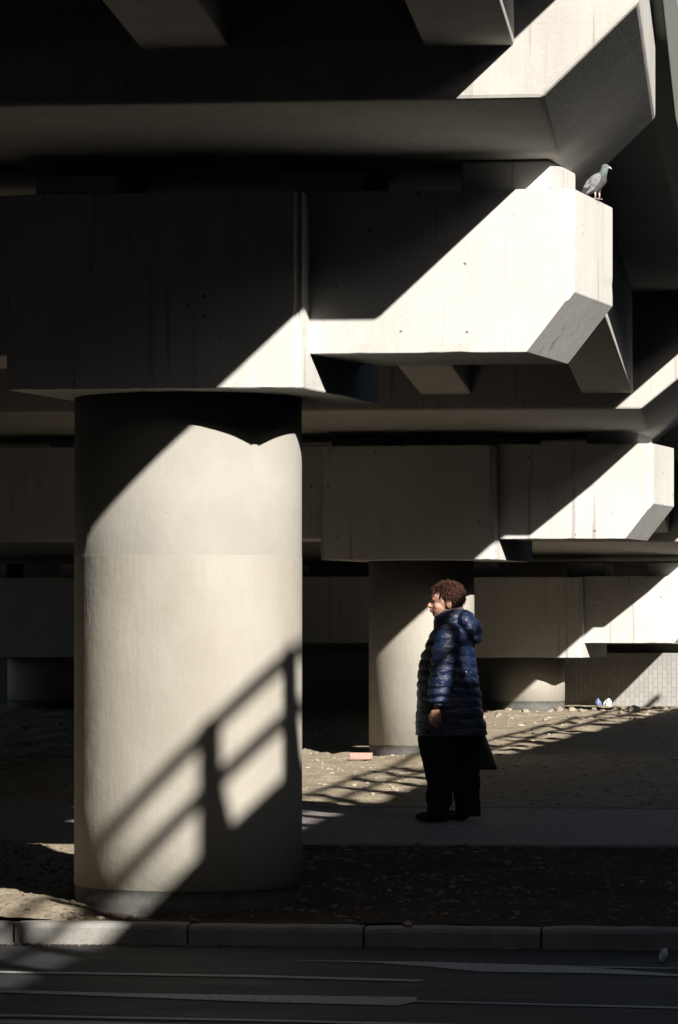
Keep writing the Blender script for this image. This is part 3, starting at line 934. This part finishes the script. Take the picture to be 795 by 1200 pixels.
# ------------------------------------------------------------------ pigeon on the end of the near arm
def pmat():
    k = NT('pigeon_plumage', .75, .2)
    s = k.sep(k.co); z = s[2]
    n = k.noise(60, 4, .6, k.co)
    c = k.ramp(k.math('ADD', z, k.math('MULTIPLY', k.math('SUBTRACT', n, .5), .012)), [(.05, (.10, .095, .095)), (.085, (.085, .07, .07)), (.115, (.07, .07, .075)), (.135, (.11, .15, .135)), (.15, (.15, .165, .175))])
    k.col(c); k.bump(n, .4, .004); return k.m
M['pigeon'] = pmat()
M['wing'] = simple('wing_grey', (.20, .20, .215), .8, .2, .65, 40, .6)
M['wingbar'] = simple('wing_bar_dark', (.035, .035, .04), .8, .2, .2, 50, .3)
M['pleg'] = simple('pigeon_leg', (.50, .40, .37), .7, .3, .1, 60, .1)
M['beak'] = simple('beak_pale', (.55, .52, .48), .5, .3, .1, 60, .1)
PG = empty('pigeon', (-.775, 17.95, 3.671))
tag(PG, 'grey pigeon perched on the sunlit end of the nearest pier cap', 'pigeon')
bm = bmesh.new()
rot = Matrix.Rotation(R(-48), 4, 'Y')
ellipsoid(bm, (.006, 0, .082), (.062, .036, .040), rot, 4)
ellipsoid(bm, (.030, 0, .100), (.032, .033, .038), None, 3)
tube(bm, [(.030, 0, .105), (.043, 0, .130), (.050, 0, .152)], [.030, .022, .018], 14)
ellipsoid(bm, (.053, 0, .160), (.021, .016, .0175))
tube(bm, [(-.02, 0, .065), (-.05, 0, .040), (-.085, 0, .012)], [.026, .016, .006], 12)
tube(bm, [(.006, -.014, .06), (.003, -.015, .035)], [.016, .008], 10); tube(bm, [(.018, .014, .06), (.022, .015, .035)], [.016, .008], 10)
b = obj('body', bm, M['pigeon'], None, smooth=True); remesh(b, .0026, 3); b.parent = PG
for s in (-1, 1):
    bm = bmesh.new(); ellipsoid(bm, (0, 0, 0), (.062, .010, .028), None, 4)
    for v in bm.verts:
        if v.co.x < 0: v.co.z += -abs(v.co.x) * .05; v.co.y *= 1 + v.co.x * 5
    bmesh.ops.transform(bm, matrix=Matrix.Translation((-.012, s * .030, .078)) @ rot, verts=bm.verts)
    w = obj('wing', bm, M['wing'], PG, smooth=True)
    for (cx, cz, rx) in ((-.030, .052, .006), (-.050, .040, .014)):
        bm = bmesh.new(); ellipsoid(bm, (cx, s * .033, cz), (rx, .0085, .021), Matrix.Rotation(R(38), 4, 'Y')); obj('wing_bar', bm, M['wingbar'], w, smooth=True)
    bm = bmesh.new(); ellipsoid(bm, (.058, s * .0152, .163), (.0028, .0015, .0028), sub=2); obj('eye', bm, M['wingbar'], PG)
    lx = .003 if s < 0 else .022
    bm = bmesh.new(); tube(bm, [(lx, s * .015, .040), (lx + .002, s * .015, .018), (lx, s * .015, .004)], [.006, .0035, .003], 8)
    for a in (-.5, 0, .5, 3.14):
        L = .018 if a < 3 else .009
        tube(bm, [(lx, s * .015, .004), (lx + math.cos(a) * L * .6, s * .015 + math.sin(a) * L * .6, .004), (lx + math.cos(a) * L, s * .015 + math.sin(a) * L, .002)], [.0026, .002, .001], 6)
    obj('leg', bm, M['pleg'], PG, smooth=True)
bm = bmesh.new(); tube(bm, [(.068, 0, .161), (.078, 0, .158), (.086, 0, .151)], [.007, .0045, .0012], 10); obj('beak', bm, M['beak'], PG, smooth=True)
bm = bmesh.new(); box(bm, -.098, -.045, -.012, .012, -.003, .003)
bmesh.ops.transform(bm, matrix=Matrix.Rotation(R(-38), 4, 'Y') @ Matrix.Translation((.0, 0, .0)), verts=bm.verts); bmesh.ops.translate(bm, verts=bm.verts, vec=(-.005, 0, .075)) ; 
t = obj('tail', bm, M['wingbar'], PG, bevel=.002)

# ------------------------------------------------------------------ light, sky, camera
SD = Vector((.68, -1, .68)).normalized()      # towards the sun
elev = math.asin(SD.z)
sun = bpy.data.lights.new('sun', 'SUN'); sun.energy = 5.0; sun.angle = R(.58); sun.color = (1, .955, .88)
so = bpy.data.objects.new('sun', sun); COL.objects.link(so)
so.rotation_euler = SD.to_track_quat('Z', 'Y').to_euler()
w = bpy.data.worlds.new('World'); S.world = w; w.use_nodes = True
nt = w.node_tree; bg = nt.nodes['Background']
sky = nt.nodes.new('ShaderNodeTexSky'); sky.sky_type = 'NISHITA'; sky.sun_disc = False; sky.dust_density = 1.3
sky.sun_elevation = elev; sky.sun_rotation = math.atan2(SD.x, SD.y)
nt.links.new(sky.outputs[0], bg.inputs[0]); bg.inputs[1].default_value = .05
cam = bpy.data.cameras.new('camera'); co = bpy.data.objects.new('camera', cam); COL.objects.link(co)
co.location = (0, 0, CAMZ); co.rotation_euler = (R(90), 0, YAW)
cam.sensor_fit = 'VERTICAL'; cam.sensor_height = 36; cam.lens = 36 * 4200 / 1200
cam.shift_y = 131 / 1200; cam.clip_start = .1; cam.clip_end = 8000
S.camera = co
S.view_settings.view_transform = 'Standard'; S.view_settings.look = 'None'
S.view_settings.exposure = .95; S.view_settings.gamma = 1
S.render.engine = 'CYCLES'
S.cycles.max_bounces = 4; S.cycles.diffuse_bounces = 1; S.cycles.glossy_bounces = 2
